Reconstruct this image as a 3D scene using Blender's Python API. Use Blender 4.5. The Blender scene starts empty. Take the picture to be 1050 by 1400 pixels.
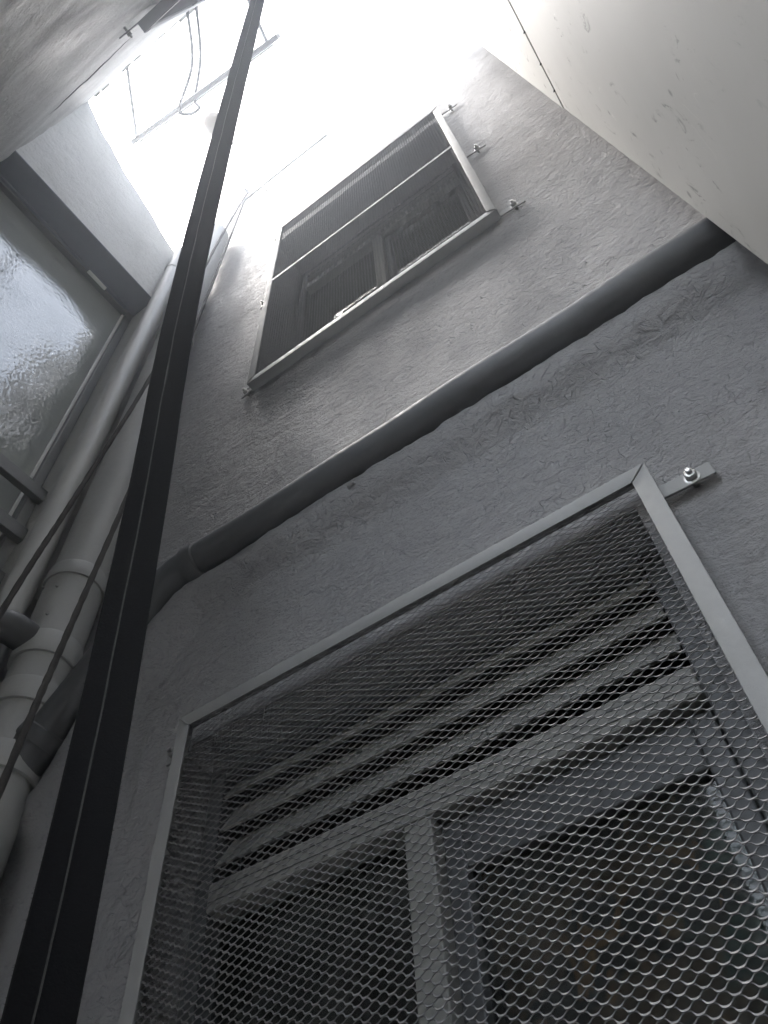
import bpy, bmesh, math, random
from mathutils import Vector, Matrix, noise
random.seed(7)
R = math.radians
S = bpy.context.scene
COL = S.collection

# ------------------------------------------------------------------ camera
CZ = 1.50                                   # camera height above the shaft floor
Mx = ((0.81716601, -0.48784201, -0.30700144),
      (0.57443102, 0.64523563, 0.50368639),
      (-0.04763111, -0.58794655, 0.80749621))
cam_d = bpy.data.cameras.new('camera')
cam_d.sensor_fit = 'VERTICAL'
cam_d.sensor_height = 36.0
cam_d.sensor_width = 27.0
cam_d.lens = 36.0 * 1085.0 / 1400.0
cam_d.clip_start = 0.02
cam_d.clip_end = 2000
cam = bpy.data.objects.new('camera', cam_d)
COL.objects.link(cam)
cm = Matrix(((Mx[0][0], -Mx[0][1], -Mx[0][2], 0),
             (Mx[1][0], -Mx[1][1], -Mx[1][2], 0),
             (Mx[2][0], -Mx[2][1], -Mx[2][2], CZ),
             (0, 0, 0, 1)))
cam.matrix_world = cm
S.camera = cam

# ------------------------------------------------------------------ sky, sun, exposure
SUN_EL, SUN_AZ = R(60), R(250)              # azimuth measured clockwise from +Y
w = bpy.data.worlds.new('World')
S.world = w
w.use_nodes = True
nt = w.node_tree
bg = nt.nodes['Background']
sky = nt.nodes.new('ShaderNodeTexSky')
sky.sky_type = 'NISHITA'
sky.sun_disc = False
sky.sun_elevation = SUN_EL
sky.sun_rotation = SUN_AZ
sky.air_density = 1.6
sky.dust_density = 5.0
hs = nt.nodes.new('ShaderNodeHueSaturation')
hs.inputs['Saturation'].default_value = 0.48
nt.links.new(sky.outputs[0], hs.inputs['Color'])
nt.links.new(hs.outputs[0], bg.inputs['Color'])
bg.inputs['Strength'].default_value = 0.15
sd = bpy.data.lights.new('sun', 'SUN')
sd.energy = 0.5
sd.angle = R(35)
sd.color = (1.0, 0.985, 0.965)
sun = bpy.data.objects.new('sun', sd)
COL.objects.link(sun)
sdir = Vector((math.sin(SUN_AZ) * math.cos(SUN_EL), math.cos(SUN_AZ) * math.cos(SUN_EL), math.sin(SUN_EL)))
sun.rotation_euler = sdir.to_track_quat('Z', 'Y').to_euler()
sun.location = (0, 0, 12)
vs = S.view_settings
vs.view_transform = 'Standard'
vs.look = 'None'
vs.gamma = 1.0
vs.use_curve_mapping = False
vs.exposure = 2.72
try:
    S.cycles.max_bounces = 8
    S.cycles.use_adaptive_sampling = True
    S.cycles.adaptive_threshold = 0.03
    S.cycles.diffuse_bounces = 5
    S.cycles.transparent_max_bounces = 12
except Exception:
    pass

# ------------------------------------------------------------------ material helpers
class NT:
    def __init__(self, name):
        self.m = bpy.data.materials.new(name)
        self.m.use_nodes = True
        self.t = self.m.node_tree
        self.b = self.t.nodes['Principled BSDF']
        self.co = None

    def n(self, typ, **kw):
        nd = self.t.nodes.new(typ)
        for k, v in kw.items():
            if k in nd.inputs:
                nd.inputs[k].default_value = v
            else:
                setattr(nd, k, v)
        return nd

    def l(self, a, b):
        self.t.links.new(a, b)

    def coord(self, scale=(1, 1, 1)):
        if self.co is None:
            self.co = self.n('ShaderNodeTexCoord')
        mp = self.n('ShaderNodeMapping')
        mp.inputs['Scale'].default_value = scale
        self.l(self.co.outputs['Object'], mp.inputs['Vector'])
        return mp.outputs[0]

    def noise(self, scale, detail=3, rough=0.5, dist=0.0, stretch=(1, 1, 1), vec=None):
        nd = self.n('ShaderNodeTexNoise')
        nd.inputs['Scale'].default_value = scale
        nd.inputs['Detail'].default_value = detail
        nd.inputs['Roughness'].default_value = rough
        nd.inputs['Distortion'].default_value = dist
        self.l(vec if vec is not None else self.coord(stretch), nd.inputs['Vector'])
        return nd.outputs['Fac']

    def math(self, op, a, b=None, clamp=False):
        nd = self.n('ShaderNodeMath', operation=op)
        nd.use_clamp = clamp
        for i, v in enumerate((a, b)):
            if v is None:
                continue
            if isinstance(v, (int, float)):
                nd.inputs[i].default_value = v
            else:
                self.l(v, nd.inputs[i])
        return nd.outputs[0]

    def ramp(self, fac, a, b, lo=0.0, hi=1.0):
        nd = self.n('ShaderNodeMapRange')
        nd.interpolation_type = 'SMOOTHSTEP'
        nd.inputs['From Min'].default_value = a
        nd.inputs['From Max'].default_value = b
        nd.inputs['To Min'].default_value = lo
        nd.inputs['To Max'].default_value = hi
        self.l(fac, nd.inputs['Value'])
        return nd.outputs[0]

    def mix(self, fac, c1, c2):
        nd = self.n('ShaderNodeMix', data_type='RGBA')
        if isinstance(fac, (int, float)):
            nd.inputs[0].default_value = fac
        else:
            self.l(fac, nd.inputs[0])
        for i, c in ((6, c1), (7, c2)):
            if isinstance(c, tuple):
                nd.inputs[i].default_value = (*c, 1)
            else:
                self.l(c, nd.inputs[i])
        return nd.outputs[2]

    def bump(self, h, dist=0.002, strength=1.0, normal=None):
        nd = self.n('ShaderNodeBump')
        nd.inputs['Distance'].default_value = dist
        nd.inputs['Strength'].default_value = strength
        self.l(h, nd.inputs['Height'])
        if normal is not None:
            self.l(normal, nd.inputs['Normal'])
        self.l(nd.outputs[0], self.b.inputs['Normal'])
        return nd.outputs[0]

    def base(self, c):
        if isinstance(c, tuple):
            self.b.inputs['Base Color'].default_value = (*c, 1)
        else:
            self.l(c, self.b.inputs['Base Color'])

    def rough(self, v):
        if isinstance(v, (int, float)):
            self.b.inputs['Roughness'].default_value = v
        else:
            self.l(v, self.b.inputs['Roughness'])


def worms(q, scale, width, seedstretch, mask_scale, m0, m1):
    """broken contour lines of a noise: short trowel scratches"""
    n = q.noise(scale, 1.5, 0.45, 1.2, seedstretch)
    line = q.ramp(q.math('ABSOLUTE', q.math('SUBTRACT', n, 0.5)), 0.0, width, 1.0, 0.0)
    mk = q.ramp(q.noise(mask_scale, 2, 0.5, 0.0, (1.1, 0.9, 1.3)), m0, m1)
    return q.math('MULTIPLY', line, mk)


def dashes(q, scale, L, w, warp):
    """one short trowel scratch per Voronoi cell, each at its own angle"""
    sep = q.n('ShaderNodeSeparateXYZ')
    q.l(q.coord(), sep.inputs[0])
    cmb = q.n('ShaderNodeCombineXYZ')
    q.l(q.math('ADD', sep.outputs[0], sep.outputs[1]), cmb.inputs[0])
    q.l(sep.outputs[2], cmb.inputs[1])
    nz = q.n('ShaderNodeTexNoise')
    nz.inputs['Scale'].default_value = 16
    nz.inputs['Detail'].default_value = 1
    q.l(cmb.outputs[0], nz.inputs['Vector'])
    ma = q.n('ShaderNodeVectorMath', operation='MULTIPLY_ADD')
    q.l(nz.outputs['Color'], ma.inputs[0])
    ma.inputs[1].default_value = (warp, warp, 0)
    q.l(cmb.outputs[0], ma.inputs[2])
    vo = q.n('ShaderNodeTexVoronoi')
    vo.voronoi_dimensions = '2D'
    vo.inputs['Scale'].default_value = scale
    q.l(ma.outputs[0], vo.inputs['Vector'])
    sub = q.n('ShaderNodeVectorMath', operation='SUBTRACT')
    q.l(ma.outputs[0], sub.inputs[0])
    q.l(vo.outputs['Position'], sub.inputs[1])
    d = q.n('ShaderNodeSeparateXYZ')
    q.l(sub.outputs[0], d.inputs[0])
    cc = q.n('ShaderNodeSeparateColor')
    q.l(vo.outputs['Color'], cc.inputs[0])
    ang = q.math('MULTIPLY', q.math('SUBTRACT', cc.outputs[0], 0.45), 2.3)
    co, si = q.math('COSINE', ang), q.math('SINE', ang)
    u = q.math('ADD', q.math('MULTIPLY', d.outputs[0], co), q.math('MULTIPLY', d.outputs[1], si))
    v = q.math('SUBTRACT', q.math('MULTIPLY', d.outputs[1], co), q.math('MULTIPLY', d.outputs[0], si))
    a = q.ramp(q.math('ABSOLUTE', v), 0.0, w, 1, 0)
    b = q.ramp(q.math('ABSOLUTE', u), L * 0.5, L, 1, 0)
    return q.math('MULTIPLY', q.math('MULTIPLY', a, b), q.ramp(cc.outputs[1], 0.15, 0.75))


def plaster(name, col, dirt_shade, scratch=1.0, grain=1.0, stain=0.25):
    q = NT(name)
    var = q.noise(1.1, 5, 0.65, 0.5)
    var2 = q.noise(6, 4, 0.65, 0.0, (1, 1, 0.45))
    c = q.mix(q.ramp(var, 0.38, 0.68, 0, stain), col, dirt_shade)
    c = q.mix(q.ramp(var2, 0.5, 0.75, 0, 0.35), c, dirt_shade)
    zone = q.ramp(var, 0.60, 0.40, 0.12, 1.0)
    ws = q.math('MAXIMUM', dashes(q, 42, 0.016, 0.0010, 0.07), q.math('MAXIMUM', dashes(q, 85, 0.009, 0.0008, 0.04), dashes(q, 20, 0.026, 0.0010, 0.10)))
    sz = q.n('ShaderNodeSeparateXYZ')
    q.l(q.coord(), sz.inputs[0])
    ws = q.math('MULTIPLY', q.math('MULTIPLY', ws, zone), q.ramp(sz.outputs[2], 1.1, 1.5, 0.35, 1.0))
    c = q.mix(q.math('MULTIPLY', ws, 0.5 * scratch), c, tuple(x * 0.3 for x in dirt_shade))  # dirt in the scratches, darkened further to carry their relief shading
    g2 = q.noise(70, 6, 0.72, 0.0, (1, 1, 1.2))
    c = q.mix(q.ramp(g2, 0.48, 0.30, 0, 0.38), c, tuple(x * 0.6 for x in dirt_shade))  # grit hollows darkened in colour as well, shading the grain
    q.base(c)
    lump = q.noise(17, 4, 0.62, 0.5, (0.75, 1, 1.2))
    h = q.math('MULTIPLY', g2, 0.62 * grain)
    h = q.math('ADD', h, q.math('MULTIPLY', lump, 0.95))
    h = q.math('SUBTRACT', h, q.math('MULTIPLY', ws, 0.55 * scratch))
    q.bump(h, 0.013, 1.0)
    q.rough(q.ramp(var2, 0.2, 0.9, 0.5, 0.75))
    return q.m


def painted(name, col, rough=0.4, metal=0.0, vary=0.2, dirt_shade=None, bumpd=0.0006, scale=40):
    q = NT(name)
    d = dirt_shade or tuple(x * 0.55 for x in col)
    v = q.noise(6, 5, 0.65, 0.5)
    v2 = q.noise(55, 4, 0.6)
    c = q.mix(q.ramp(v, 0.4, 0.8, 0, vary), col, d)
    c = q.mix(q.ramp(v2, 0.62, 0.75, 0, vary), c, d)
    q.base(c)
    q.rough(q.ramp(v2, 0.2, 0.8, rough - 0.08, rough + 0.14))
    q.b.inputs['Metallic'].default_value = metal
    q.bump(q.noise(scale, 4, 0.6), bumpd, 0.8)
    return q.m


MT = {}
MT['grey_plaster'] = plaster('grey_plaster', (0.34, 0.34, 0.35), (0.22, 0.22, 0.225), 1.0, 1.0, 0.4)
MT['raw_concrete'] = plaster('raw_concrete', (0.58, 0.575, 0.545), (0.27, 0.27, 0.26), 0.45, 1.1, 0.6)
MT['pale_plaster'] = plaster('pale_plaster', (0.56, 0.56, 0.54), (0.42, 0.42, 0.41), 0.25, 0.8)


def smooth_wall():
    q = NT('smooth_beige_wall')
    v = q.noise(0.9, 4, 0.6, 0.4)
    c = q.mix(q.ramp(v, 0.35, 0.75, 0, 0.35), (0.42, 0.418, 0.402), (0.34, 0.338, 0.328))
    # scuffs and smudges
    sm = q.ramp(q.noise(16, 6, 0.75, 0.8, (1, 1.5, 0.75)), 0.56, 0.67)
    sm = q.math('MULTIPLY', sm, q.ramp(q.noise(4.2, 2, 0.5), 0.48, 0.56))
    c = q.mix(q.math('MULTIPLY', sm, 0.85), c, (0.10, 0.10, 0.095))
    vo = q.n('ShaderNodeTexVoronoi')
    vo.inputs['Scale'].default_value = 13
    q.l(q.coord((1, 1, 0.7)), vo.inputs['Vector'])
    dot = q.math('MULTIPLY', q.ramp(vo.outputs['Distance'], 0.05, 0.11, 1, 0), q.ramp(q.noise(4, 1), 0.47, 0.55))
    c = q.mix(q.math('MULTIPLY', dot, 0.7), c, (0.09, 0.09, 0.085))
    sc = worms(q, 7, 0.006, (1, 1, 1), 5, 0.6, 0.66)
    c = q.mix(q.math('MULTIPLY', sc, 0.5), c, (0.62, 0.61, 0.58))
    q.base(c)
    q.rough(q.ramp(v, 0.2, 0.8, 0.42, 0.6))
    h = q.math('ADD', q.math('MULTIPLY', q.noise(5, 3), 1.0), q.math('MULTIPLY', q.noise(90, 3), 0.06))
    q.bump(h, 0.004, 0.7)
    return q.m


MT['beige'] = smooth_wall()
MT['pvc'] = painted('grey_painted_pipe', (0.095, 0.099, 0.105), 0.5, 0.0, 0.18, None, 0.0012, 25)  # same paint as the stack, darkened for the shade on these pipes
MT['pvc_stack'] = painted('stack_paint', (0.35, 0.355, 0.35), 0.5, 0.0, 0.2, None, 0.0012, 25)  # lighter copy of that paint for the better lit stack
MT['pvc_pale'] = painted('pale_painted_pipe', (0.46, 0.465, 0.46), 0.42, 0.0, 0.15, None, 0.001, 25)
MT['guard'] = painted('grey_painted_steel', (0.28, 0.285, 0.285), 0.55, 0.0, 0.2, (0.25, 0.25, 0.24), 0.0005, 60)
MT['mesh'] = painted('expanded_steel', (0.23, 0.23, 0.235), 0.46, 0.3, 0.15)
MT['zinc'] = painted('zinc_bolt', (0.55, 0.55, 0.54), 0.3, 0.9, 0.25)
MT['frame'] = painted('grey_painted_timber', (0.30, 0.30, 0.285), 0.55, 0.0, 0.3, (0.17, 0.17, 0.16), 0.001, 30)
MT['sash'] = painted('dark_slate_sash', (0.10, 0.105, 0.11), 0.45, 0.0, 0.3)
MT['soffit'] = painted('slate_blue_reveal', (0.20, 0.215, 0.25), 0.5, 0.0, 0.15)
MT['bar'] = painted('grey_flat_bar', (0.20, 0.205, 0.205), 0.45, 0.1, 0.2)
MT['room'] = painted('dim_room_wall', (0.34, 0.32, 0.30), 0.8)
MT['floor'] = plaster('cement_floor', (0.26, 0.255, 0.25), (0.15, 0.15, 0.14), 0.1, 1.2, 0.6)
MT['joint'] = painted('dark_joint', (0.03, 0.03, 0.03), 0.8)
MT['globe'] = painted('cream_globe', (0.20, 0.14, 0.08), 0.4, 0, 0.1)
MT['white'] = painted('white_enamel', (0.75, 0.75, 0.73), 0.4)
MT['rack'] = painted('weathered_steel', (0.22, 0.22, 0.23), 0.5, 0.3, 0.4)


def fabric(name, col, rough=0.9):
    q = NT(name)
    v = q.noise(240, 3, 0.7)
    q.base(q.mix(v, tuple(x * 0.5 for x in col), tuple(x * 1.5 for x in col)))
    q.rough(rough)
    q.b.inputs['Sheen Weight'].default_value = 0.06
    q.b.inputs['Specular IOR Level'].default_value = 0.25
    q.bump(q.noise(420, 3, 0.7), 0.001, 1.0)
    return q.m


MT['strap'] = fabric('black_webbing', (0.006, 0.006, 0.007))
MT['seam'] = fabric('grey_seam_thread', (0.085, 0.085, 0.083))
MT['rope'] = fabric('dark_rope', (0.055, 0.052, 0.05))


def curtain_mat():
    q = NT('patterned_brown_cloth')
    a = q.noise(9, 2, 0.5, 1.0)
    b = q.noise(13, 2, 0.5, 0.8, (1.3, 1, 0.8))
    c = q.mix(q.ramp(a, 0.48, 0.56), (0.42, 0.27, 0.19), (0.08, 0.08, 0.10))
    c = q.mix(q.ramp(b, 0.58, 0.64), c, (0.80, 0.42, 0.20))
    c = q.mix(q.ramp(q.noise(6, 2), 0.6, 0.68), c, (0.08, 0.24, 0.23))
    q.base(c)
    q.rough(0.9)
    return q.m


MT['curtain'] = curtain_mat()


def glass(name, tint=(0.6, 0.63, 0.62), refl=1.45, rough=0.03):
    q = NT(name)
    t = q.t
    t.nodes.remove(q.b)
    out = [n for n in t.nodes if n.type == 'OUTPUT_MATERIAL'][0]
    fr = q.n('ShaderNodeFresnel')
    fr.inputs['IOR'].default_value = refl
    gl = q.n('ShaderNodeBsdfGlossy')
    gl.inputs['Roughness'].default_value = rough
    tr = q.n('ShaderNodeBsdfTransparent')
    tr.inputs['Color'].default_value = (*tint, 1)
    bp = q.n('ShaderNodeBump')
    bp.inputs['Distance'].default_value = 0.001
    bp.inputs['Strength'].default_value = 0.2
    q.l(q.noise(4, 2), bp.inputs['Height'])
    q.l(bp.outputs[0], gl.inputs['Normal'])
    mx = q.n('ShaderNodeMixShader')
    q.l(fr.outputs[0], mx.inputs[0])
    q.l(tr.outputs[0], mx.inputs[1])
    q.l(gl.outputs[0], mx.inputs[2])
    df = q.n('ShaderNodeBsdfDiffuse')
    df.inputs['Color'].default_value = (0.42, 0.42, 0.40, 1)
    mz = q.n('ShaderNodeMixShader')
    q.l(q.ramp(q.noise(9, 4, 0.6), 0.3, 0.75, 0.04, 0.11), mz.inputs[0])
    q.l(mx.outputs[0], mz.inputs[1])
    q.l(df.outputs[0], mz.inputs[2])
    q.l(mz.outputs[0], out.inputs[0])
    return q.m


MT['glass'] = glass('window_glass')


def hammered():
    q = NT('hammered_obscure_glass')
    c = q.mix(q.ramp(q.noise(2, 3), 0.4, 0.7), (0.36, 0.38, 0.365), (0.30, 0.32, 0.315))
    q.base(c)
    q.rough(0.07)
    q.b.inputs['IOR'].default_value = 2.1
    h = q.math('ADD', q.math('MULTIPLY', q.noise(70, 1, 0.4), 0.22), q.math('MULTIPLY', q.noise(3.0, 1), 3.0))
    q.bump(h, 0.004, 1.0)
    return q.m


MT['hammered'] = hammered()

# ------------------------------------------------------------------ mesh helpers
class MB:
    def __init__(self):
        self.v, self.f = [], []

    def quad_box(self, p):                      # 8 corners: bottom ring then top ring
        b = len(self.v)
        self.v += [tuple(x) for x in p]
        self.f += [(b, b + 3, b + 2, b + 1), (b + 4, b + 5, b + 6, b + 7)]
        for i in range(4):
            j = (i + 1) % 4
            self.f.append((b + i, b + j, b + 4 + j, b + 4 + i))
        return self

    def box(self, x0, x1, y0, y1, z0, z1):
        return self.quad_box([(x0, y0, z0), (x1, y0, z0), (x1, y1, z0), (x0, y1, z0),
                              (x0, y0, z1), (x1, y0, z1), (x1, y1, z1), (x0, y1, z1)])

    def prism_y(self, poly, y0, y1):            # polygon in x-z, extruded along y
        b, n = len(self.v), len(poly)
        self.v += [(x, y0, z) for x, z in poly] + [(x, y1, z) for x, z in poly]
        self.f.append(tuple(range(b, b + n)))
        self.f.append(tuple(range(b + 2 * n - 1, b + n - 1, -1)))
        for i in range(n):
            j = (i + 1) % n
            self.f.append((b + j, b + i, b + n + i, b + n + j))
        return self

    def tube(self, path, rad, seg=24, caps=True):
        path = [Vector(p) for p in path]
        n = len(path)
        if not isinstance(rad, (list, tuple)):
            rad = [rad] * n
        d0 = (path[1] - path[0]).normalized()
        up = Vector((0, 0, 1)) if abs(d0.z) < 0.9 else Vector((1, 0, 0))
        nx = d0.cross(up).normalized()
        b = len(self.v)
        for i in range(n):
            d = (path[min(i + 1, n - 1)] - path[max(i - 1, 0)])
            d = d.normalized() if d.length > 1e-9 else d0
            nx = (nx - d * nx.dot(d)).normalized()
            ny = d.cross(nx)
            for k in range(seg):
                a = 2 * math.pi * k / seg
                self.v.append(tuple(path[i] + (nx * math.cos(a) + ny * math.sin(a)) * rad[i]))
        for i in range(n - 1):
            for k in range(seg):
                k2 = (k + 1) % seg
                self.f.append((b + i * seg + k, b + i * seg + k2, b + (i + 1) * seg + k2, b + (i + 1) * seg + k))
        if caps:
            self.f.append(tuple(b + k for k in range(seg - 1, -1, -1)))
            self.f.append(tuple(b + (n - 1) * seg + k for k in range(seg)))
        return self


def mesh_of(name, mb, mat, bevel=0.0, smooth=False, bseg=2):
    me = bpy.data.meshes.new(name)
    me.from_pydata(mb.v, [], mb.f)
    bm = bmesh.new()
    bm.from_mesh(me)
    bmesh.ops.recalc_face_normals(bm, faces=bm.faces)
    if bevel:
        es = [e for e in bm.edges if len(e.link_faces) == 2 and e.calc_face_angle(0) > 0.5]
        bmesh.ops.bevel(bm, geom=es, offset=bevel, segments=bseg, affect='EDGES', profile=0.5)
    if smooth:
        for f in bm.faces:
            f.smooth = True
        for e in bm.edges:
            if len(e.link_faces) == 2 and e.calc_face_angle(0) > R(38):
                e.smooth = False
    bm.to_mesh(me)
    bm.free()
    me.materials.append(mat)
    return me


ORG = {}


def link(name, data, parent=None, loc=(0, 0, 0)):
    o = bpy.data.objects.new(name, data)
    COL.objects.link(o)
    if parent is not None:
        o.parent = parent
        o.location = loc
    else:
        o.location = Vector(loc) + Vector((0, 0, CZ))
    return o


def tag(o, label=None, cat=None, group=None, kind=None):
    if label:
        o['label'] = label
    if cat:
        o['category'] = cat
    if group:
        o['group'] = group
    if kind:
        o['kind'] = kind
    return o


def thing(name, label, cat, loc=(0, 0, 0), group=None, rz=0.0):
    o = link(name, None, None, loc)
    o.empty_display_size = 0.1
    o.rotation_euler.z = rz
    tag(o, label, cat, group)
    ORG[o.name] = Vector(loc)
    return o


def obj(name, mb, mat, parent=None, loc=None, bevel=0.0, smooth=False, local=False):
    """mesh given in camera-levelled coordinates (local=True: already in the parent's own)"""
    if not local:
        o = Vector(loc) if loc is not None else (ORG[parent.name] if parent is not None and parent.name in ORG else Vector((0, 0, 0)))
        mb.v = [tuple(Vector(p) - o) for p in mb.v]
        lc = (0, 0, 0) if parent is not None else o
    else:
        lc = loc or (0, 0, 0)
    ob = link(name, mesh_of(name, mb, MT[mat], bevel, smooth), parent, lc)
    if parent is None:
        ORG[ob.name] = Vector(lc)
    elif parent.name in ORG:
        ORG[ob.name] = ORG[parent.name]
    return ob


def fbm(x, y, z, o=3):
    return noise.fractal(Vector((x, y, z)), 1.0, 2.0, o)


def grid_wall(mp, us, zs, openings, relief, top=None, zc=3.6):
    """rough wall sheet with real reveals round its openings; mp(u, z, out) -> xyz"""
    mb = MB()
    idx = {}

    def inside(u0, u1, z0, z1):
        uc, zc = (u0 + u1) / 2, (z0 + z1) / 2
        return any(a < uc < b and c < zc < d for a, b, c, d, e in openings)

    z_lo, z_hi = zs[0], zs[-1]
    for i, u in enumerate(us):
        t = top(u) if top else z_hi
        for j, z in enumerate(zs):
            zz = z if not top or z <= zc else zc + (z - zc) * (t - zc) / (z_hi - zc)
            idx[i, j] = len(mb.v)
            mb.v.append(mp(u, zz, relief(u, zz)))
    for i in range(len(us) - 1):
        for j in range(len(zs) - 1):
            if not inside(us[i], us[i + 1], zs[j], zs[j + 1]):
                mb.f.append((idx[i, j], idx[i + 1, j], idx[i + 1, j + 1], idx[i, j + 1]))
    for a, b, c, d, dep in openings:
        ia = min(range(len(us)), key=lambda k: abs(us[k] - a))
        ib = min(range(len(us)), key=lambda k: abs(us[k] - b))
        jc = min(range(len(zs)), key=lambda k: abs(zs[k] - c))
        jd = min(range(len(zs)), key=lambda k: abs(zs[k] - d))
        ring = [(i, jc) for i in range(ia, ib)] + [(ib, j) for j in range(jc, jd)] + \
               [(i, jd) for i in range(ib, ia, -1)] + [(ia, j) for j in range(jd, jc, -1)]
        deep = []
        for i, j in ring:
            deep.append(len(mb.v))
            mb.v.append(mp(us[i], zs[j], -dep))
        for k in range(len(ring)):
            k2 = (k + 1) % len(ring)
            mb.f.append((idx[ring[k]], idx[ring[k2]], deep[k2], deep[k]))
    return mb


def lines(a, b, step, extra):
    pts = sorted(set([a, b] + [round(x, 4) for x in extra if a < x < b]))
    out = []
    for p, q in zip(pts[:-1], pts[1:]):
        n = max(1, round((q - p) / step))
        out += [p + (q - p) * k / n for k in range(n)]
    return out + [b]


# ------------------------------------------------------------------ dimensions (metres, relative to the camera)
YA, XB, YC, XD = 0.75, -1.47, -0.18, 0.264
YE = 0.640                                       # free edge of the smooth wall, in front of the plaster
ZF, ZT = -CZ, 5.25
WIN_L = (-0.91, -0.05, -0.55, 0.875, 0.25)
WIN_U = (-0.91, -0.05, 2.23, 3.655, 0.25)
PR = 0.0375                                      # waste pipe radius
PZ, PY = 1.348, 0.707
pipe_path = [Vector((0.40, PY, PZ)), Vector((-0.90, PY, PZ))]
# the bend and the slanting run towards the stack
bend = []
for k in range(9):
    t = k / 8
    p0, p1, p2 = Vector((-0.93, PY, PZ)), Vector((-1.0, PY, PZ)), Vector((-1.06, 0.70, PZ - 0.075))
    bend.append(p0 * (1 - t) ** 2 + p1 * 2 * t * (1 - t) + p2 * t * t)
slant = [bend[-1], Vector((-1.30, 0.682, PZ - 0.385))]
axis_pts = [Vector((0.4, PY, PZ))] + bend + [slant[1]]


def below_pipe(x, z):
    """signed distance below the pipe's axis line, seen square on to the wall"""
    best = (9, 0)
    for a, b in zip(axis_pts[:-1], axis_pts[1:]):
        ax, az, bx, bz = a.x, a.z, b.x, b.z
        dx, dz = bx - ax, bz - az
        t = max(0, min(1, ((x - ax) * dx + (z - az) * dz) / (dx * dx + dz * dz)))
        px, pz = ax + dx * t, az + dz * t
        d = math.hypot(x - px, z - pz)
        s = (dx * (z - az) - dz * (x - ax))      # >0 : below when walking to -x
        if d < best[0]:
            best = (d, s)
    return best[0] if best[1] > 0 else -best[0]


def relief_a(x, z):
    r = 0.004 * fbm(x * 1.7, 3.1, z * 1.7, 2) + 0.0016 * fbm(x * 9, 1.3, z * 9, 3)
    if 0.7 < z < 1.5:
        d = below_pipe(x, z)
        if -0.005 < d < 0.30:
            wob = 0.008 * fbm(x * 5, 7.7, z * 3, 3)
            dd = d + wob
            if dd < 0.075:
                pr = 1.0 if dd > 0.045 else max(0, (dd + 0.005) / 0.05)
            else:
                t = min(1, (dd - 0.075) / 0.085)
                pr = 0.5 * (1 + math.cos(math.pi * t))
            r += pr * (0.042 + 0.010 * fbm(x * 4, 2.2, z * 4, 2)) + pr * 0.004 * fbm(x * 30, 5, z * 30, 3)
    return r


# ------------------------------------------------------------------ the setting
fl = obj('floor', MB().box(-1.9, 0.8, -0.7, 1.2, ZF - 0.12, ZF), 'floor')
tag(fl, kind='structure')
tag(obj('ground', MB().box(-8, 8, -8, 8, ZF - 0.3, ZF - 0.004), 'floor'), kind='structure')

# main wall with the two guarded windows
us = lines(XB - 0.02, XD + 0.20, 0.0125, WIN_L[:2] + WIN_U[:2])
zs = lines(ZF, ZT, 0.0125, WIN_L[2:4] + WIN_U[2:4])
wa = obj('plaster_wall', grid_wall(lambda u, z, o: (u, YA - o, z), us, zs, [WIN_L, WIN_U], relief_a), 'grey_plaster', smooth=True)
tag(wa, 'grey scratched plaster wall with two mesh guarded windows one above the other', 'wall')
core = MB()
y0, y1 = YA + 0.075, YA + 0.245
core.box(XB - 0.3, WIN_L[0] - 0.002, y0, y1, ZF, ZT - 0.02).box(WIN_L[1] + 0.002, XD + 0.3, y0, y1, ZF, ZT - 0.02)
for za, zb in ((ZF, WIN_L[2] - 0.002), (WIN_L[3] + 0.002, WIN_U[2] - 0.002), (WIN_U[3] + 0.002, ZT - 0.02)):
    core.box(WIN_L[0] - 0.002, WIN_L[1] + 0.002, y0 + 0.001, y1 - 0.001, za, zb)
obj('masonry_core', core, 'raw_concrete', wa)
cop = MB()
for k in range(6):
    x0 = XB - 0.25 + k * 0.36
    cop.box(x0, x0 + 0.354, YA + (-0.008 if k in (1, 2) else 0.004) + random.uniform(-.002, .002), YA + 0.26, ZT - 0.012 + random.uniform(-.004, .004), ZT + 0.035)
obj('coping', cop, 'grey_plaster', wa, bevel=0.004)

# left wall with the obscure glass window
WB = (-0.28, 0.585, 0.95, 3.47, 0.16)


def top_b(y):
    t = (y - YC) / (YA - YC)
    return 4.62 - 0.62 * min(1, max(0, t)) ** 0.8 + 0.02 * fbm(y * 9, 0.3, 0, 2)


def relief_s(u, z):
    return 0.003 * fbm(u * 2.2, 9.1, z * 2.2, 3) + 0.001 * fbm(u * 14, 4.1, z * 14, 2)


zs = lines(ZF, 4.7, 0.02, WB[2:4])
WB2 = (YC - 0.06, WB[1], WB[2], WB[3], WB[4])
us = lines(YC - 0.12, YA + 0.03, 0.02, WB2[:2])
wb = obj('side_wall', grid_wall(lambda u, z, o: (XB + o, u, z), us, zs, [WB2], relief_s, top_b), 'pale_plaster', smooth=True)
tag(wb, 'pale plaster wall with sloping top and an obscure glass window beside the pipes', 'wall')
core = MB()
core.box(XB - 0.24, XB - 0.03, WB2[1] + 0.002, YA + 0.3, ZF, 3.9)
core.box(XB - 0.24, XB - 0.03, YC - 0.3, WB2[1] + 0.002, ZF, WB2[2] - 0.003)
core.box(XB - 0.24, XB - 0.03, YC - 0.3, WB2[1] + 0.002, WB2[3] + 0.003, 3.9)
core.box(XB - 0.24, XB - 0.20, YC - 0.3, WB2[1] + 0.002, WB2[2] - 0.003, WB2[3] + 0.003)
obj('masonry_core', core, 'raw_concrete', wb)

# wall behind the camera
WC = (-0.56, 0.24, 2.80, 4.20, 0.10)
LIGHT_BAY = (-0.33, 0.25, 0.55, 2.66, 0.25)            # unseen bay, added to let daylight onto the lower wall

LIGHT_DOOR = (-1.28, -0.80, ZF, 0.50, 0.25)            # unseen opening, added as fill light for the lower left


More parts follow.
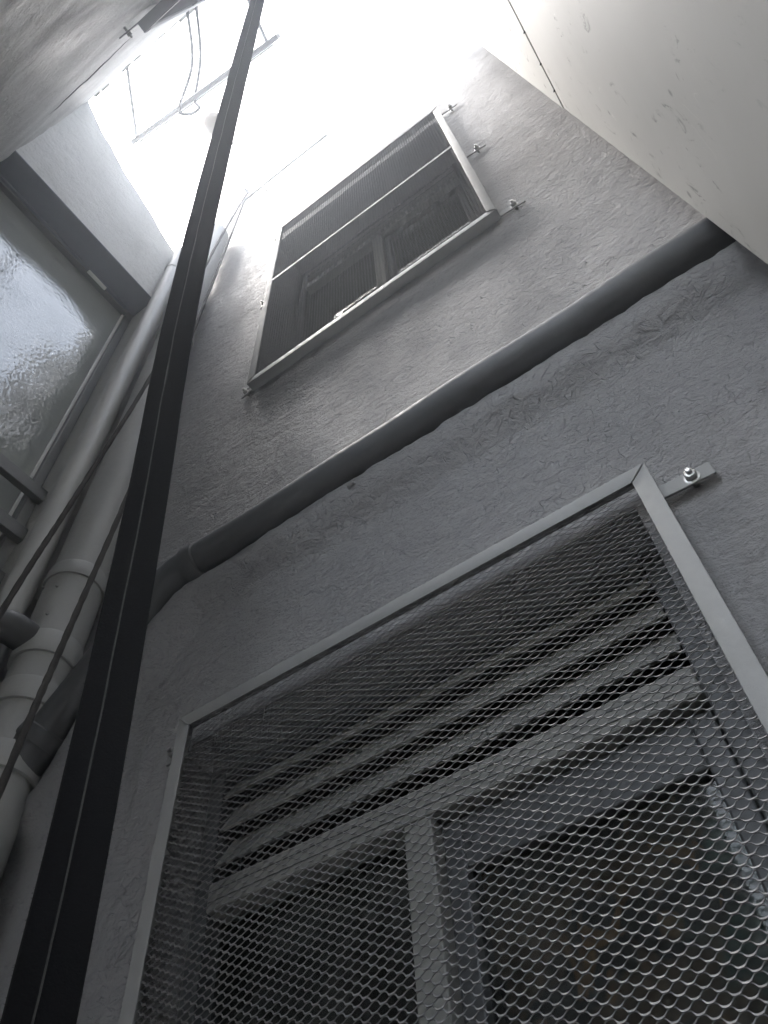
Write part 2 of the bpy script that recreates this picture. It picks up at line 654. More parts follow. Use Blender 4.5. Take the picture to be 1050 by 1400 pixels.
def top_c(x):
    return 4.56 + max(0, min(1, (x - XB) / 0.9)) * 0.45 + 0.012 * fbm(x * 22, 0.7, 0, 2)


def relief_c(u, z):
    return 0.006 * fbm(u * 2.0, 5.5, z * 2.0, 3) + 0.002 * fbm(u * 11, 8.1, z * 11, 3)


us = lines(XB - 0.02, XD + 0.02, 0.018, WC[:2] + LIGHT_BAY[:2] + LIGHT_DOOR[:2])
zs = lines(ZF, 5.0, 0.018, WC[2:4] + LIGHT_BAY[2:4] + LIGHT_DOOR[3:4])
wc = obj('concrete_wall', grid_wall(lambda u, z, o: (u, YC + o, z), us, zs, [WC, LIGHT_BAY, LIGHT_DOOR], relief_c, top_c, 4.3), 'raw_concrete', smooth=True)
tag(wc, 'rough stained concrete wall with long hairline crack, facing the plaster wall', 'wall')
core = MB()
ya, yb = YC - 0.26, YC - 0.03


def strips(x0, x1, holes):
    zz = [ZF] + [v for h in holes for v in h] + [4.5]
    for k in range(0, len(zz), 2):
        core.box(x0, x1, ya, yb, zz[k] + .003, zz[k + 1] - .003)


strips(XB - 0.3, LIGHT_DOOR[0] - .003, ())
core.box(LIGHT_DOOR[0] - .003, LIGHT_DOOR[1] + .003, ya, yb, LIGHT_DOOR[3] + .003, 4.497)
strips(LIGHT_DOOR[1] + .003, WC[0] - .003, ())
strips(WC[0] - .003, LIGHT_BAY[0] - .003, (WC[2:4],))
strips(LIGHT_BAY[0] - .003, LIGHT_BAY[1] + .003, (LIGHT_BAY[2:4], WC[2:4]))
strips(LIGHT_BAY[1] + .003, XD + 0.3, ())
core.box(WC[0] - 0.003, WC[1] + 0.003, ya, ya + 0.1, WC[2] - 0.003, WC[3] + 0.003)
obj('masonry_core', core, 'raw_concrete', wc)
# hairline crack: a thin dark sunk thread following the plaster
ck = []
for k in range(40):
    t = k / 39
    x = -1.20 + 0.44 * t
    z = 3.30 - 0.06 * t + 0.012 * fbm(x * 12, 1, 2, 3)
    ck.append(Vector((x, YC + relief_c(x, z), z)))
obj('crack', MB().tube(ck, [0.0005 + 0.0028 * math.sin(math.pi * k / 39) for k in range(40)], 6), 'joint', wc)
# patched mortar line along the top of the concrete wall
tp = MB()
x = XB
while x < XD:
    l = random.uniform(0.03, 0.08)
    t = top_c(x + l / 2)
    h = random.uniform(0.012, 0.035)
    tp.box(x, x + l - 0.004, YC - 0.25, YC + random.uniform(0.0, 0.012), t - 0.01, t + h)
    x += l
obj('parapet_cap', tp, 'raw_concrete', wc, bevel=0.004)

# loose plaster chips stuck on the mortar bed
for x, dz in ((-0.50, 0.072),):
    z = PZ - dz
    y = YA - relief_a(x, z)
    ch = MB().tube([(x - .009, y, z), (x - .004, y - .006, z + .001), (x + .005, y - .005, z + .003), (x + .010, y, z + .004)], [.002, .0045, .004, .0015], 7)
    obj('plaster_chip', ch, 'grey_plaster', wa)

# smooth wall on the right: two cast lifts with an open joint
wd = thing('smooth_wall', 'smooth beige wall with dark scuffs and one level joint', 'wall', (XD, 0.3, ZF))
ZJ, ZD = 2.286, 4.52
obj('lower_panel', MB().box(XD, XD + 0.2, YC - 0.3, YE, ZF, ZJ - 0.0025), 'beige', wd, bevel=0.003)
obj('upper_panel', MB().box(XD - 0.002, XD + 0.2, YC - 0.3, YE, ZJ + 0.0025, ZD), 'beige', wd, bevel=0.003)
obj('joint_filler', MB().box(XD + 0.012, XD + 0.19, YC - 0.3, YE - 0.01, ZJ - 0.0025, ZJ + 0.0025), 'joint', wd)
obj('return_panel', MB().box(XD + 0.13, XD + 0.32, YE - 0.02, YA + 0.28, ZF, ZD - 0.01), 'beige', wd)
for y, r in ((0.425, 0.003), (0.51, 0.0025), (0.585, 0.003)):
    m = MB()
    m.tube([(XD + 0.006, y, ZJ), (XD - 0.002, y + 0.002, ZJ + 0.001), (XD - 0.005, y + 0.003, ZJ - 0.001)], [r, r * 0.9, r * 0.3], 8)
    obj('mortar_blob', m, 'joint', wd, smooth=True)

# dim rooms behind the windows
for nm, W in (('room_interior', WIN_L), ('room_interior', WIN_U)):
    m = MB()
    x0, x1, y0, y1, z0, z1 = W[0] - 0.25, W[1] + 0.25, YA + 0.25, YA + 1.7, W[2] - 0.4, W[3] + 0.2
    t = 0.05
    m.box(x0 - t, x0, y0, y1, z0, z1).box(x1, x1 + t, y0, y1, z0, z1)
    m.box(x0 - t, x1 + t, y1, y1 + t, z0 - t, z1 + t)
    m.box(x0 - t, x1 + t, y0, y1 - .001, z0 - t, z0 - .001).box(x0 - t, x1 + t, y0, y1 - .001, z1 + .001, z1 + t)
    tag(obj(nm, m, 'room'), kind='structure')

# ------------------------------------------------------------------ windows of the plaster wall
def window(W, yf, label, drop=0.24):
    """timber window: louvred head, transom, mullion, fixed light and a sash. Frame face at depth yf"""
    x0, x1, z0, z1, _ = W
    f = MB()
    fw, fd = 0.034, 0.06
    f.box(x0 + .001, x0 + fw, yf, yf + fd, z0, z1).box(x1 - fw, x1 - .001, yf, yf + fd, z0, z1)
    f.box(x0 + fw, x1 - fw, yf + .001, yf + fd - .001, z0, z0 + 0.045)
    f.box(x0 + fw, x1 - fw, yf + .001, yf + fd - .001, z1 - 0.02, z1)
    win = obj('window', f, 'sash', wa, bevel=0.003)
    win['label'] = label
    zt = z1 - drop                                  # underside of the transom
    xm = (x0 + x1) / 2 - 0.016
    tr = MB().box(x0 + fw, x1 - fw, yf - 0.004, yf + fd, zt, zt + 0.046)
    obj('transom', tr, 'frame', win, bevel=0.004)
    g = MB()
    for dz in (0.014, 0.030):
        g.box(x0 + fw + .004, x1 - fw - .004, yf - 0.0048, yf - 0.0035, zt + dz, zt + dz + 0.0013)
    obj('transom_groove', g, 'sash', win)
    obj('mullion', MB().box(xm - 0.022, xm + 0.022, yf - 0.002, yf + fd, z0 + 0.045, zt), 'frame', win, bevel=0.003)
    # louvre slats: nearly upright boards, feet outwards, lapped
    zz = zt + 0.076
    while zz < z1 - 0.035:
        p = []
        h, t = 0.060, 0.008
        lean = 0.035
        for (a, b) in ((0, 0), (1, 0)):
            xx = (x0 + fw + .002) if a == 0 else (x1 - fw - .002)
            p.append(xx)
        xa, xb = p
        j = random.uniform(-.001, .001)
        hh = min(h, z1 - 0.022 - zz)
        k = hh / h * lean
        sl = MB().quad_box([(xa, yf + j, zz), (xb, yf - j, zz), (xb, yf + t, zz), (xa, yf + t, zz),
                            (xa, yf + k, zz + hh), (xb, yf + k, zz + hh), (xb, yf + k + t, zz + hh), (xa, yf + k + t, zz + hh)])
        obj('louvre_slat', sl, 'frame', win, bevel=0.0015)
        zz += 0.061
    lb = MB().box(x0 + fw, x1 - fw, yf + fd + 0.002, yf + fd + 0.012, zt + 0.002, z1 - .002)
    obj('backing_board', lb, 'joint', win)  # near-black sheet added to give the slat gaps their shade
    obj('pane', MB().box(x0 + fw, xm - 0.022, yf + 0.034, yf + 0.038, z0 + 0.045, zt), 'glass', win)
    # opening sash on the right
    sx0, sx1, sz0, sz1 = xm + 0.024, x1 - fw - .003, z0 + 0.05, zt - 0.006
    sw = 0.05
    s = MB()
    s.box(sx0, sx0 + 0.03, yf + 0.02, yf + 0.05, sz0, sz1).box(sx1 - 0.03, sx1, yf + 0.02, yf + 0.05, sz0, sz1)
    s.box(sx0 + 0.03, sx1 - 0.03, yf + 0.021, yf + 0.049, sz1 - sw - 0.02, sz1).box(sx0 + 0.03, sx1 - 0.03, yf + 0.021, yf + 0.049, sz0, sz0 + sw)
    sa = obj('sash', s, 'sash', win, bevel=0.003)
    obj('pane', MB().box(sx0 + 0.03, sx1 - 0.03, yf + 0.036, yf + 0.040, sz0 + sw, sz1 - sw - 0.02), 'glass', win)
    # sill
    obj('sill', MB().box(x0 - .001, x1 + .001, YA - 0.012, yf - .002, z0 - 0.03, z0 + 0.004), 'grey_plaster', win, bevel=0.004)
    return win


window(WIN_L, 0.835, 'lower timber window with louvred head and dark panes', 0.258)
window(WIN_U, 0.93, 'upper timber window with louvred head, high above the pipe')


def cloth(name, label, x0, x1, y, z0, z1, mat, group=None):
    m = MB()
    nu, nv = 70, 12
    for j in range(nv + 1):
        for i in range(nu + 1):
            u, v = i / nu, j / nv
            m.v.append((x0 + (x1 - x0) * u, y + 0.018 * math.sin(u * 34 + 1.5 * math.sin(v * 3)) * (0.5 + 0.5 * v), z1 + (z0 - z1) * v))
    for j in range(nv):
        for i in range(nu):
            a = j * (nu + 1) + i
            m.f.append((a, a + 1, a + nu + 2, a + nu + 1))
    n = len(m.v)
    m.v += [(a, b + 0.003, c) for a, b, c in m.v]
    m.f += [tuple(reversed([q + n for q in f])) for f in m.f]
    o = obj(name, m, mat, smooth=True)
    tag(o, label, 'curtain')
    return o


cloth('curtain', 'dark brown patterned cloth hanging behind the sash of the lower window', -0.46, 0.0, 0.925, -0.56, 0.72, 'curtain')

# ------------------------------------------------------------------ window guards
GW, GH = 0.86, 1.54


def expanded_mesh(x0, x1, z0, z1):
    """expanded steel sheet: wavy slit strands joined at their bonds, each strand a tilted ribbon"""
    P, s = 0.0215, 0.00565
    wd, th = 0.0023, 0.0009
    ta = R(60)
    wv = (math.cos(ta), math.sin(ta))           # strand width direction in (y, z): rises towards the wall
    tv = (-math.sin(ta), math.cos(ta))
    ph = (-0.07, 0.07, 0.19, 0.33, 0.43, 0.57, 0.67, 0.81)
    hz = (1, 1, 0.62, -0.62, -1, -1, -0.62, 0.62)
    me_v, me_f = [], []
    nrow = int((z1 - z0) / s)
    nper = int((x1 - x0) / P)
    cs = [(-wd / 2, -th / 2), (wd / 2, -th / 2), (wd / 2, th / 2), (-wd / 2, th / 2)]
    cs = [(a * wv[0] + b * tv[0], a * wv[1] + b * tv[1]) for a, b in cs]
    for r in range(nrow):
        zc = z0 + (r + 0.5) * s
        off = 0.0 if r % 2 else 0.5
        b = len(me_v)
        cnt = 0
        for p in range(nper):
            for k in range(8):
                x = x0 + (p + ph[k] + off) * P
                if x > x1 or x < x0 - 0.003:
                    continue
                jz = hz[k] * (s * 0.5 - 0.0004) + max(0, hz[k]) * 0.0013
                jy = hz[k] * 0.0015
                sc = 1.0 - 0.35 * max(0, hz[k])
                for dy, dz in cs:
                    me_v.append((x, dy * sc + jy, zc + jz + dz * sc))
                cnt += 1
        for i in range(cnt - 1):
            q = b + 4 * i
            for k in range(4):
                k2 = (k + 1) % 4
                me_f.append((q + k, q + k2, q + 4 + k2, q + 4 + k))
    me = bpy.data.meshes.new('mesh_sheet')
    me.from_pydata(me_v, [], me_f)
    me.materials.append(MT['mesh'])
    return me


EXP = expanded_mesh(-GW / 2 + 0.012, GW / 2 - 0.012, 0.012, GH - 0.012)


def hexnut(mb, x, y0, y1, z, r):
    pts = [(x + r * math.cos(R(60 * k + 10)), z + r * math.sin(R(60 * k + 10))) for k in range(6)]
    mb.prism_y(pts, y0, y1)


def guard(label, loc, rz=0.0, midrail=None, brackets=((1, 1.50), (1, 0.72), (1, 0.03), (-1, 1.50), (-1, 0.74), (-1, 0.03))):
    g = thing('window_guard', label, 'window guard', loc, 'expanded metal guards bolted over the windows', rz)
    a, t = GW / 2, 0.026
    y0, y1 = -0.043, -0.013
    tp_ = 0.0035
    for nm, sz, ze in (('top_rail', -1, GH), ('bottom_rail', 1, 0.0)):
        m = MB().prism_y([(-a, ze), (-a + t, ze + sz * t), (a - t, ze + sz * t), (a, ze)], y0, y0 + tp_)
        lo, hi = sorted((ze + sz * .0004, ze + sz * (tp_ + .0004)))
        m.box(-a + .001, a - .001, y0 + tp_, y1, lo, hi)
        obj(nm, m, 'guard', g, local=True, bevel=0.0008, smooth=True)
    for sx in (-1, 1):
        m = MB().prism_y([(sx * a, 0), (sx * a, GH), (sx * (a - t), GH - t), (sx * (a - t), t)], y0 - .0004, y0 + tp_ - .0004)
        lo, hi = sorted((sx * (a - .0006), sx * (a - tp_ - .0006)))
        m.box(lo, hi, y0 + tp_ - .0004, y1, tp_ + .001, GH - tp_ - .001)
        obj('stile', m, 'guard', g, local=True, bevel=0.0008, smooth=True)
    if midrail:
        obj('middle_rail', MB().box(-a + t, a - t, y0 - .001, y0 + 0.004, midrail - 0.010, midrail + 0.010), 'guard', g, local=True, bevel=0.0015)
    ms = link('mesh_sheet', EXP, g, (0, -0.0365, 0))
    ms['kind'] = 'stuff'
    # weld beads at the corners
    for sx in (-1, 1):
        for z, s in ((t, 1), (GH - t, -1)):
            wb_ = MB()
            wb_.tube([(sx * (a - t), y0 - .001, z), (sx * (a - t * .5), y0 - .0016, z - s * t * .5), (sx * (a - .003), y0 - .001, z - s * (t - .003))], [.001, .0018, .001], 6)
            obj('weld_bead', wb_, 'guard', g, local=True, smooth=True)
    for sx, z in brackets:
        tilt = random.uniform(-.003, .003)
        l = 0.072 if sx > 0 else 0.05
        x0, x1 = sx * (a - 0.008), sx * (a + l)
        b = MB().quad_box([(x0, -0.0165, z - 0.014), (x1, -0.0125, z - 0.014 + tilt), (x1, -0.0085, z - 0.014 + tilt), (x0, -0.0125, z - 0.014),
                           (x0, -0.0165, z + 0.012), (x1, -0.0125, z + 0.012 + tilt), (x1, -0.0085, z + 0.012 + tilt), (x0, -0.0125, z + 0.012)])
        br = obj('bracket', b, 'guard', g, local=True, bevel=0.001)
        bx = sx * (a + l * 0.60)
        n = MB()
        hexnut(n, bx, -0.0235, -0.0145, z - 0.001, 0.0085)
        n.tube([(bx, -0.0145, z - .001), (bx, -0.0128, z - .001)], 0.0115, 18)
        n.tube([(bx, 0.004, z - .001), (bx, -0.030, z - .001)], 0.0042, 12)
        obj('bolt', n, 'zinc', br, local=True, bevel=0.0006, smooth=True)
    return g


XG = -0.44
guard('grey mesh guard over the lower window, below the level waste pipe', (XG, YA, 0.90 - GH), 0, None)
guard('mesh guard with a middle rail over the upper window, above the waste pipe', (XG, YA, 2.14), 0, 0.835,)
guard('mesh guard fixed high on the rough stained concrete wall', (-0.17, YC, 2.72), math.pi, 0.835, ((1, 1.50), (1, 0.72), (1, 0.03)))

# panes of the window in the concrete wall
wc_win = MB()
wc_win.box(WC[0] + .002, WC[0] + .04, YC - 0.09, YC - 0.05, WC[2], WC[3]).box(WC[1] - .04, WC[1] - .002, YC - 0.09, YC - 0.05, WC[2], WC[3])
wc_win.box(WC[0] + .04, WC[1] - .04, YC - 0.089, YC - 0.051, WC[2], WC[2] + .04).box(WC[0] + .04, WC[1] - .04, YC - 0.089, YC - 0.051, WC[3] - .04, WC[3])
ww = obj('window', wc_win, 'sash', wc, bevel=0.003)
obj('pane', MB().box(WC[0] + .04, WC[1] - .04, YC - 0.075, YC - 0.071, WC[2] + .04, WC[3] - .04), 'glass', ww)

# ------------------------------------------------------------------ window in the left wall
lw = MB()
xg = XB - 0.145
lw.box(xg - .03, xg + .022, WB2[1] - 0.032, WB2[1] - .001, WB2[2], WB2[3])
lw.box(xg - .03, xg + .021, WB2[0] + .001, WB2[1] - 0.032, WB2[3] - 0.034, WB2[3] - .001)
lw.box(xg - .03, xg + .021, WB2[0] + .001, WB2[1] - 0.032, WB2[2] + .001, WB2[2] + 0.04)
win_b = obj('window', lw, 'bar', wb, bevel=0.003)
win_b['label'] = 'tall obscure glass window under a dark blue grey reveal'
obj('lintel_lining', MB().box(XB - 0.158, XB + 0.004, WB2[0], WB2[1] + .012, WB2[3] - 0.006, WB2[3] - 0.0005), 'soffit', win_b)
obj('head_strip', MB().box(xg + .022, xg + .034, WB2[0], WB2[1] - 0.05, WB2[3] - 0.024, WB2[3] - 0.0065), 'soffit', win_b, bevel=0.002)
obj('latch', MB().box(xg + .022, xg + .036, 0.32, 0.42, WB2[3] - 0.042, WB2[3] - 0.027), 'white', win_b, bevel=0.003)
obj('pane', MB().box(xg - 0.010, xg - 0.004, WB2[0], WB2[1] - 0.02, WB2[2] + .02, WB2[3] - .02), 'hammered', win_b)
obj('glazing_bead', MB().box(xg - 0.004, xg + 0.004, WB2[1] - 0.042, WB2[1] - 0.032, WB2[2] + .04, WB2[3] - .034), 'white', win_b, bevel=0.002)

grl = thing('window_grille', 'grey flat bar grille across the lower part of the obscure glass window', 'grille', (XB - 0.08, 0.55, WB2[2]))
xq = XB - 0.075
for k in range(6):
    z = 2.01 - 0.188 * k
    obj('bar', MB().box(xq - 0.006, xq + 0.018, WB2[0] + .003, 0.583, z - 0.05, z), 'bar', grl, bevel=0.002)
obj('upright', MB().box(xq - 0.010, xq - 0.0062, 0.548, 0.578, WB2[2] + .02, 2.03), 'guard', grl, bevel=0.001)

# ------------------------------------------------------------------ pipes
def arc(c, u, v, r, a0, a1, n=8):
    c, u, v = Vector(c), Vector(u), Vector(v)
    return [c + u * r * math.cos(a0 + (a1 - a0) * k / n) + v * r * math.sin(a0 + (a1 - a0) * k / n) for k in range(n + 1)]


def collar(mb, p, d, r, l, lip=0.004):
    """socket end: rim, barrel and shoulder"""
    p, d = Vector(p), Vector(d).normalized()
    mb.tube([p - d * (l / 2 + .0004), p - d * l / 2, p - d * (l / 2 - .006), p + d * (l / 2 - .008), p + d * l / 2, p + d * (l / 2 + .003)],
            [r - .003, r + lip, r + lip + .0012, r + lip, r + lip * .6, r - .002], 36)


# soil stack in the corner
SX, SY, SR = -1.318, 0.672, 0.066
st = thing('soil_stack', 'thick grey painted drain pipe with several sockets standing in the corner', 'pipe', (SX, SY, ZF))
nz = 60
m = MB().tube([(SX + 0.002 * math.sin(k * .7), SY, ZF + (4.35 - ZF) * k / nz) for k in range(nz + 1)], SR, 40)
obj('pipe_barrel', m, 'pvc_stack', st, smooth=True)
for za, zb in ((1.49, 1.54), (1.235, 1.30), (1.105, 1.165), (0.945, 1.005), (2.98, 3.03)):
    m = MB()
    collar(m, (SX, SY, (za + zb) / 2), (0, 0, 1), SR, zb - za, 0.007)
    obj('socket', m, 'pvc_stack', st, smooth=True)
m = MB().tube([(SX, SY, 1.30), (SX, SY, 1.49)], SR + 0.002, 40)
obj('fitting_body', m, 'pvc_stack', st, smooth=True)
for dz, a in ((1.44, -62), (1.345, -58), (1.46, -100)):
    x, y = SX + (SR + .004) * math.cos(R(a)), SY + (SR + .004) * math.sin(R(a))
    m = MB().tube([(x, y, dz), (x + .003 * math.cos(R(a)), y + .003 * math.sin(R(a)), dz - .001), (x + .004 * math.cos(R(a)), y + .004 * math.sin(R(a)), dz - .003)], [.004, .003, .001], 8)
    obj('paint_drip', m, 'pvc_stack', st, smooth=True)
# inlet arm of the stack that takes the slanting waste
p_in = slant[1]
d_in = (slant[1] - slant[0]).normalized()
m = MB().tube([p_in + d_in * 0.02, p_in - d_in * 0.075], PR + .008, 30)
collar(m, p_in - d_in * 0.085, -d_in, PR + .007, 0.03, 0.003)
obj('inlet_arm', m, 'pvc', st, smooth=True)

DX, DY, DR = -1.418, 0.588, 0.037
# branch with a round elbow joining the downpipe to the stack
bp = [Vector((SX, SY - 0.01, 1.285)), Vector((SX, SY - 0.075, 1.288))]
for k in range(9):
    t = k / 8
    a_, b_, c_ = Vector((SX, SY - 0.085, 1.288)), Vector((SX - 0.002, SY - 0.13, 1.290)), Vector((SX - 0.045, SY - 0.132, 1.284))
    bp.append(a_ * (1 - t) ** 2 + b_ * 2 * t * (1 - t) + c_ * t * t)
bp.append(Vector((DX, SY - 0.126, 1.262)))
el = obj('branch_pipe', MB().tube(bp, 0.037, 28), 'pvc', smooth=True)
tag(el, 'short grey elbow pipe joining the slim downpipe to the thick corner drain', 'pipe')

# thinner downpipe next to the obscure window
dp = thing('downpipe', 'pale slim downpipe running beside the obscure glass window', 'pipe', (DX, DY, ZF))
obj('pipe_barrel', MB().tube([(DX + .0015 * math.sin(k * .6), DY, ZF + (4.02 - ZF) * k / 50) for k in range(51)], DR, 32), 'pvc_pale', dp, smooth=True)
for z in (0.9, 3.75):
    m = MB().tube([(DX, DY, z), (DX, DY, z + .018)], DR + .0028, 32)
    m.box(DX - 0.055, DX - DR + .003, DY - 0.012, DY + 0.012, z + .001, z + .017)
    obj('pipe_clip', m, 'pvc_pale', dp, smooth=True)

# level waste pipe with its bend
wp = thing('waste_pipe', 'level grey waste pipe bedded in mortar between the two guarded windows', 'pipe', (-0.3, PY, PZ))
pts = [Vector((0.41 - (0.41 + 0.93) * k / 30, PY + 0.0012 * math.sin(k * .8), PZ + 0.0015 * math.sin(k * .5))) for k in range(31)]
pts[-1] = bend[0]
obj('pipe_run', MB().tube(pts, PR, 36), 'pvc', wp, smooth=True)
obj('elbow', MB().tube(bend, PR + .0035, 36), 'pvc', wp, smooth=True)
m = MB()
collar(m, bend[0] + Vector((.012, 0, 0)), (1, 0, 0), PR + .002, 0.034, .004)
obj('socket', m, 'pvc', wp, smooth=True)
m = MB()
collar(m, bend[-1], slant[0] - slant[1], PR + .002, 0.034, .004)
obj('socket', m, 'pvc', wp, smooth=True)
obj('slant_run', MB().tube([slant[0].lerp(slant[1], k / 10) for k in range(11)], PR, 36), 'pvc', wp, smooth=True)

# ------------------------------------------------------------------ ropes, strap
def bez(pts, n=80):
    """Catmull-Rom through points"""
    pts = [Vector(p) for p in pts]
    P_ = [pts[0] * 2 - pts[1]] + pts + [pts[-1] * 2 - pts[-2]]
    out = []
    seg = len(pts) - 1
    for k in range(n + 1):
        t = k / n * seg
        i = min(int(t), seg - 1)
        u = t - i
        a, b, c, d = P_[i:i + 4]
        out.append(0.5 * ((2 * b) + (c - a) * u + (2 * a - 5 * b + 4 * c - d) * u * u + (3 * b - a - 3 * c + d) * u ** 3))
    return out


def rope(label, pts, r, n=150):
    path = bez(pts, n)
    m = MB()
    m.tube(path, [r * (1 + 0.10 * math.sin(k * 2.1)) for k in range(len(path))], 10)
    o = obj('rope', m, 'rope', smooth=True, loc=path[-1])
    tag(o, label, 'rope', 'ropes tied to the wall top hook')
    return o


HOOK = Vector((-1.258, 0.725, 5.27))
rope('dark rope slanting down across the downpipe and the obscure window', [HOOK, (-1.232, .64, 3.825), (-1.167, .573, 2.466), (-1.145, .501, 1.595), (-1.113, .449, 1.097), (-1.07, .37, 0.1), (-1.03, .30, ZF + 0.005)], 0.0062)
rope('dark rope running down in front of the soil stack sockets', [HOOK + Vector((.012, -.004, 0)), (-1.18, .664, 3.295), (-1.097, .599, 1.762), (-1.061, .56, 1.117), (-1.021, .528, .731), (-.97, .49, -.2), (-.93, .46, ZF + 0.005)], 0.0062)
hk = thing('rope_hook', 'small hook holding the two ropes at the top of the plaster wall', 'hook', HOOK)
obj('stem', MB().tube([(HOOK.x, YA + .02, HOOK.z + .03), (HOOK.x, 0.72, HOOK.z + .03), (HOOK.x, 0.695, HOOK.z + .015), (HOOK.x, .70, HOOK.z - .012), (HOOK.x, .725, HOOK.z - .012), (HOOK.x, .733, HOOK.z)], 0.006, 10), 'rack', hk, smooth=True)
obj('plate', MB().box(HOOK.x - .02, HOOK.x + .02, YA - .020, YA - .012, HOOK.z, HOOK.z + .06), 'rack', hk, bevel=0.002)

# wire curl by the pipes
wv = []
for k in range(24):
    a = R(200 - 190 * k / 23)
    wv.append((-1.30 + 0.05 * math.cos(a), 0.70, 4.62 + 0.13 * math.sin(a)))
tag(obj('wire_curl', MB().tube(wv, 0.0028, 8), 'rack', smooth=True), 'thin wire curling out between the ropes and the corner', 'wire')

# doubled black strap
spath = bez([(-0.30, -0.145, 4.98), (-0.367, 0.014, 3.211), (-0.507, 0.232, 1.479), (-0.546, 0.326, 0.811), (-0.54, 0.367, 0.296), (-0.53, 0.40, -0.5), (-0.52, 0.42, ZF + 0.004)], 160)


def ribbon(mb, path, o0, o1, th, wav=0.0):
    n = len(path)
    b = len(mb.v)
    cs = [(o0, -th * .25), (o0 + th * .3, -th * .5), (o1 - th * .3, -th * .5), (o1, -th * .25), (o1, th * .25), (o1 - th * .3, th * .5), (o0 + th * .3, th * .5), (o0, th * .25)]
    for i, p in enumerate(path):
        d = (path[min(i + 1, n - 1)] - path[max(i - 1, 0)]).normalized()
        vd = Vector((p.x, p.y, p.z * 0.85)).normalized()
        r = d.cross(vd).normalized()
        if r.x < 0:
            r = -r
        q = d.cross(r).normalized()
        tw = 0.10 * math.sin(i * 0.05) + (0.5 * max(0, (p.z - 2.6) / 2.0))
        r, q = r * math.cos(tw) + q * math.sin(tw), q * math.cos(tw) - r * math.sin(tw)
        ww_ = wav * fbm(p.z * 9, 1.1, o0 * 50, 2)
        for a, c in cs:
            mb.v.append(tuple(p + r * (a + ww_) + q * c))
    k = len(cs)
    for i in range(n - 1):
        for j in range(k):
            j2 = (j + 1) % k
            mb.f.append((b + i * k + j, b + i * k + j2, b + (i + 1) * k + j2, b + (i + 1) * k + j))
    mb.f.append(tuple(range(b, b + k)))
    mb.f.append(tuple(range(b + (n - 1) * k, b + n * k)))
    return mb


sp = thing('hanging_strap', 'doubled black webbing strap hanging slantwise down the whole shaft', 'strap', spath[-1])
obj('webbing', ribbon(MB(), spath, -0.025, -0.0045, 0.004, 0.0006), 'strap', sp, smooth=True)
obj('webbing', ribbon(MB(), spath, -0.0035, 0.025, 0.004, 0.0006), 'strap', sp, smooth=True)
obj('seam', ribbon(MB(), spath, -0.0048, -0.0034, 0.0052, 0.0012), 'seam', sp, smooth=True)  # added grey cord, stands for light caught on the inner strap edges

fz = MB()
for i in range(2600):
    k = random.randrange(0, len(spath) - 1)
    p = spath[k].lerp(spath[k + 1], random.random())
    dd = (spath[k + 1] - spath[k]).normalized()
    r = dd.cross(Vector((p.x, p.y, p.z * .85)).normalized()).normalized()
    if r.x < 0:
        r = -r
    sd_ = random.choice((-1, 1))
    o = p + r * sd_ * 0.0248
    tip = o + r * sd_ * random.uniform(.0006, .0022) + dd * random.uniform(-.002, .002)
    b = len(fz.v)
    fz.v += [tuple(o - dd * .0002), tuple(o + dd * .0002), tuple(tip)]
    fz.f.append((b, b + 1, b + 2))
fu = obj('edge_fuzz', fz, 'strap', sp)
fu['kind'] = 'stuff'

# ------------------------------------------------------------------ drying rack, loop of cord, globe lamp
ZR = 4.68
rk = thing('drying_rack', 'steel drying rack arm frame projecting from the top of the concrete wall', 'rack', (-1.0, YC, ZR))
bl, br_ = Vector((-1.445, 0.090, ZR)), Vector((-0.50, 0.160, ZR))
d = (br_ - bl).normalized()
obj('bar', MB().tube([bl, br_], 0.0135, 12), 'rack', rk, smooth=True)
obj('rail', MB().tube([bl + d * .02 + Vector((0, .020, .012)), br_ - d * .04 + Vector((0, .020, .012))], 0.006, 10), 'white', rk, smooth=True)
al = bl + d * 0.03
obj('arm', MB().tube([al, Vector((-1.20, YC - .02, ZR + .02))], 0.009, 10), 'rack', rk, smooth=True)
ar = br_ - d * 0.06
obj('arm', MB().tube([ar, Vector((-0.485, YC - .02, ZR + .02))], 0.0095, 10), 'rack', rk, smooth=True)
for p, s in ((bl, -1), (br_, 1)):
    obj('end_cap', MB().tube([p - d * s * .004, p + d * s * .014, p + d * s * .018], [.0125, .0125, .007], 12), 'zinc', rk, smooth=True)

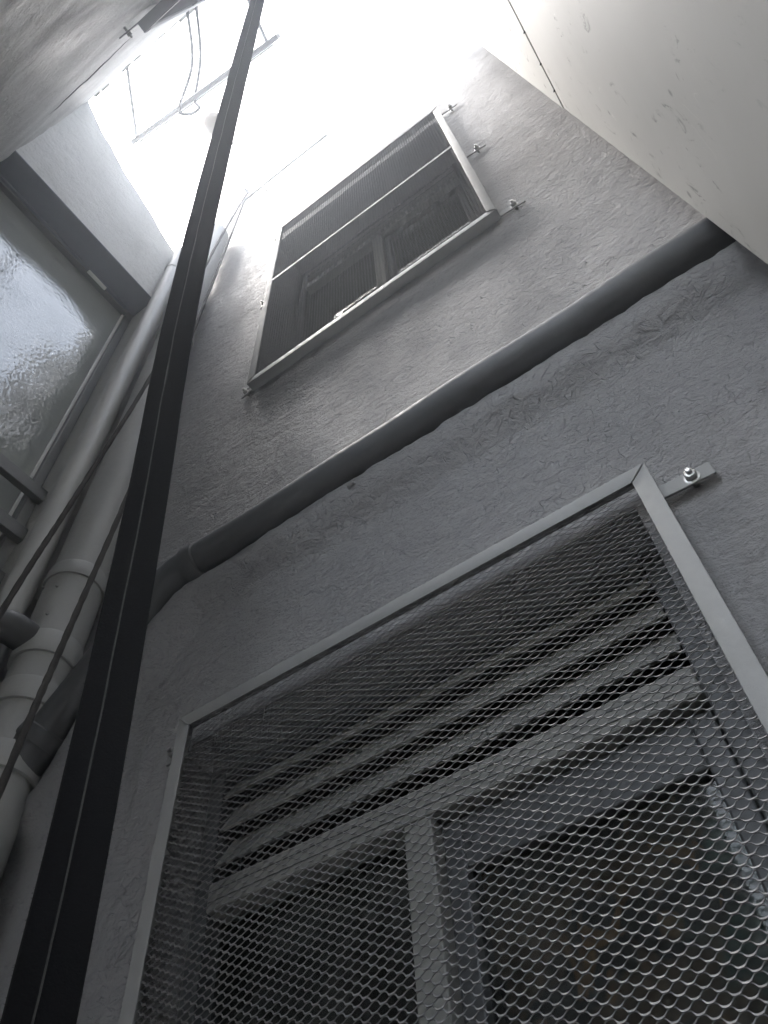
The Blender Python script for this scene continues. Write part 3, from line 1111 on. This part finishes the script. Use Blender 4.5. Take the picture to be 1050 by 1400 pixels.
q = bl.lerp(br_, 0.40)
lp = bez([(-0.80, YC - .02, 4.80), (-0.93, 0.0, ZR - .0), q + Vector((-0.055, -0.005, -.018)), q + Vector((-.03, .045, -.035)), q + Vector((.03, .055, -.02)), q + Vector((.035, .01, .018)), (-0.88, 0.0, ZR + .04), (-0.75, YC - .02, 4.84)], 90)
tag(obj('cord_loop', MB().tube(lp, 0.0085, 10), 'rope', smooth=True), 'dark cord looped round the bar of the drying rack', 'cord')

gc = Vector((-1.063, 0.282, 4.823))
gl = thing('globe_lamp', 'round cream lamp globe on a thin arm high above the pipes', 'lamp', gc)
m = MB()
ns, nr = 14, 28
for i in range(1, ns):
    a = math.pi * i / ns
    for k in range(nr):
        b = 2 * math.pi * k / nr
        m.v.append((gc.x + .062 * math.sin(a) * math.cos(b), gc.y + .062 * math.sin(a) * math.sin(b), gc.z + .058 * math.cos(a)))
for i in range(ns - 2):
    for k in range(nr):
        m.f.append((i * nr + k, i * nr + (k + 1) % nr, (i + 1) * nr + (k + 1) % nr, (i + 1) * nr + k))
m.f.append(tuple(range(nr)))
m.f.append(tuple(range((ns - 2) * nr, (ns - 1) * nr)))
obj('globe', m, 'globe', gl, smooth=True)
obj('gallery', MB().tube([gc + Vector((0, 0, .05)), gc + Vector((0, 0, .075))], [.032, .026], 20), 'white', gl, smooth=True)
obj('arm', MB().tube(bez([gc + Vector((0, 0, .07)), gc + Vector((.0, .05, .12)), gc + Vector((-.02, .25, .14)), Vector((-1.08, YA + .02, 4.93))], 30), 0.006, 8), 'white', gl, smooth=True)

# ------------------------------------------------------------------ thin volume added to stand in for the sky's lens glare
def glare_box():
    m = MB().box(-8.4, 8.4, -8.4, 8.4, ZF - 1.3, 5.75)
    me = bpy.data.meshes.new('haze')
    me.from_pydata(m.v, [], m.f)
    mt = bpy.data.materials.new('damp_air')
    mt.use_nodes = True
    t = mt.node_tree
    t.nodes.clear()
    o = t.nodes.new('ShaderNodeOutputMaterial')
    v = t.nodes.new('ShaderNodeVolumePrincipled')
    v.inputs['Color'].default_value = (0.84, 0.91, 1.0, 1)
    v.inputs['Density'].default_value = 0.028
    v.inputs['Anisotropy'].default_value = 0.86
    t.links.new(v.outputs[0], o.inputs['Volume'])
    me.materials.append(mt)
    tag(link('haze', me), kind='stuff')


glare_box()
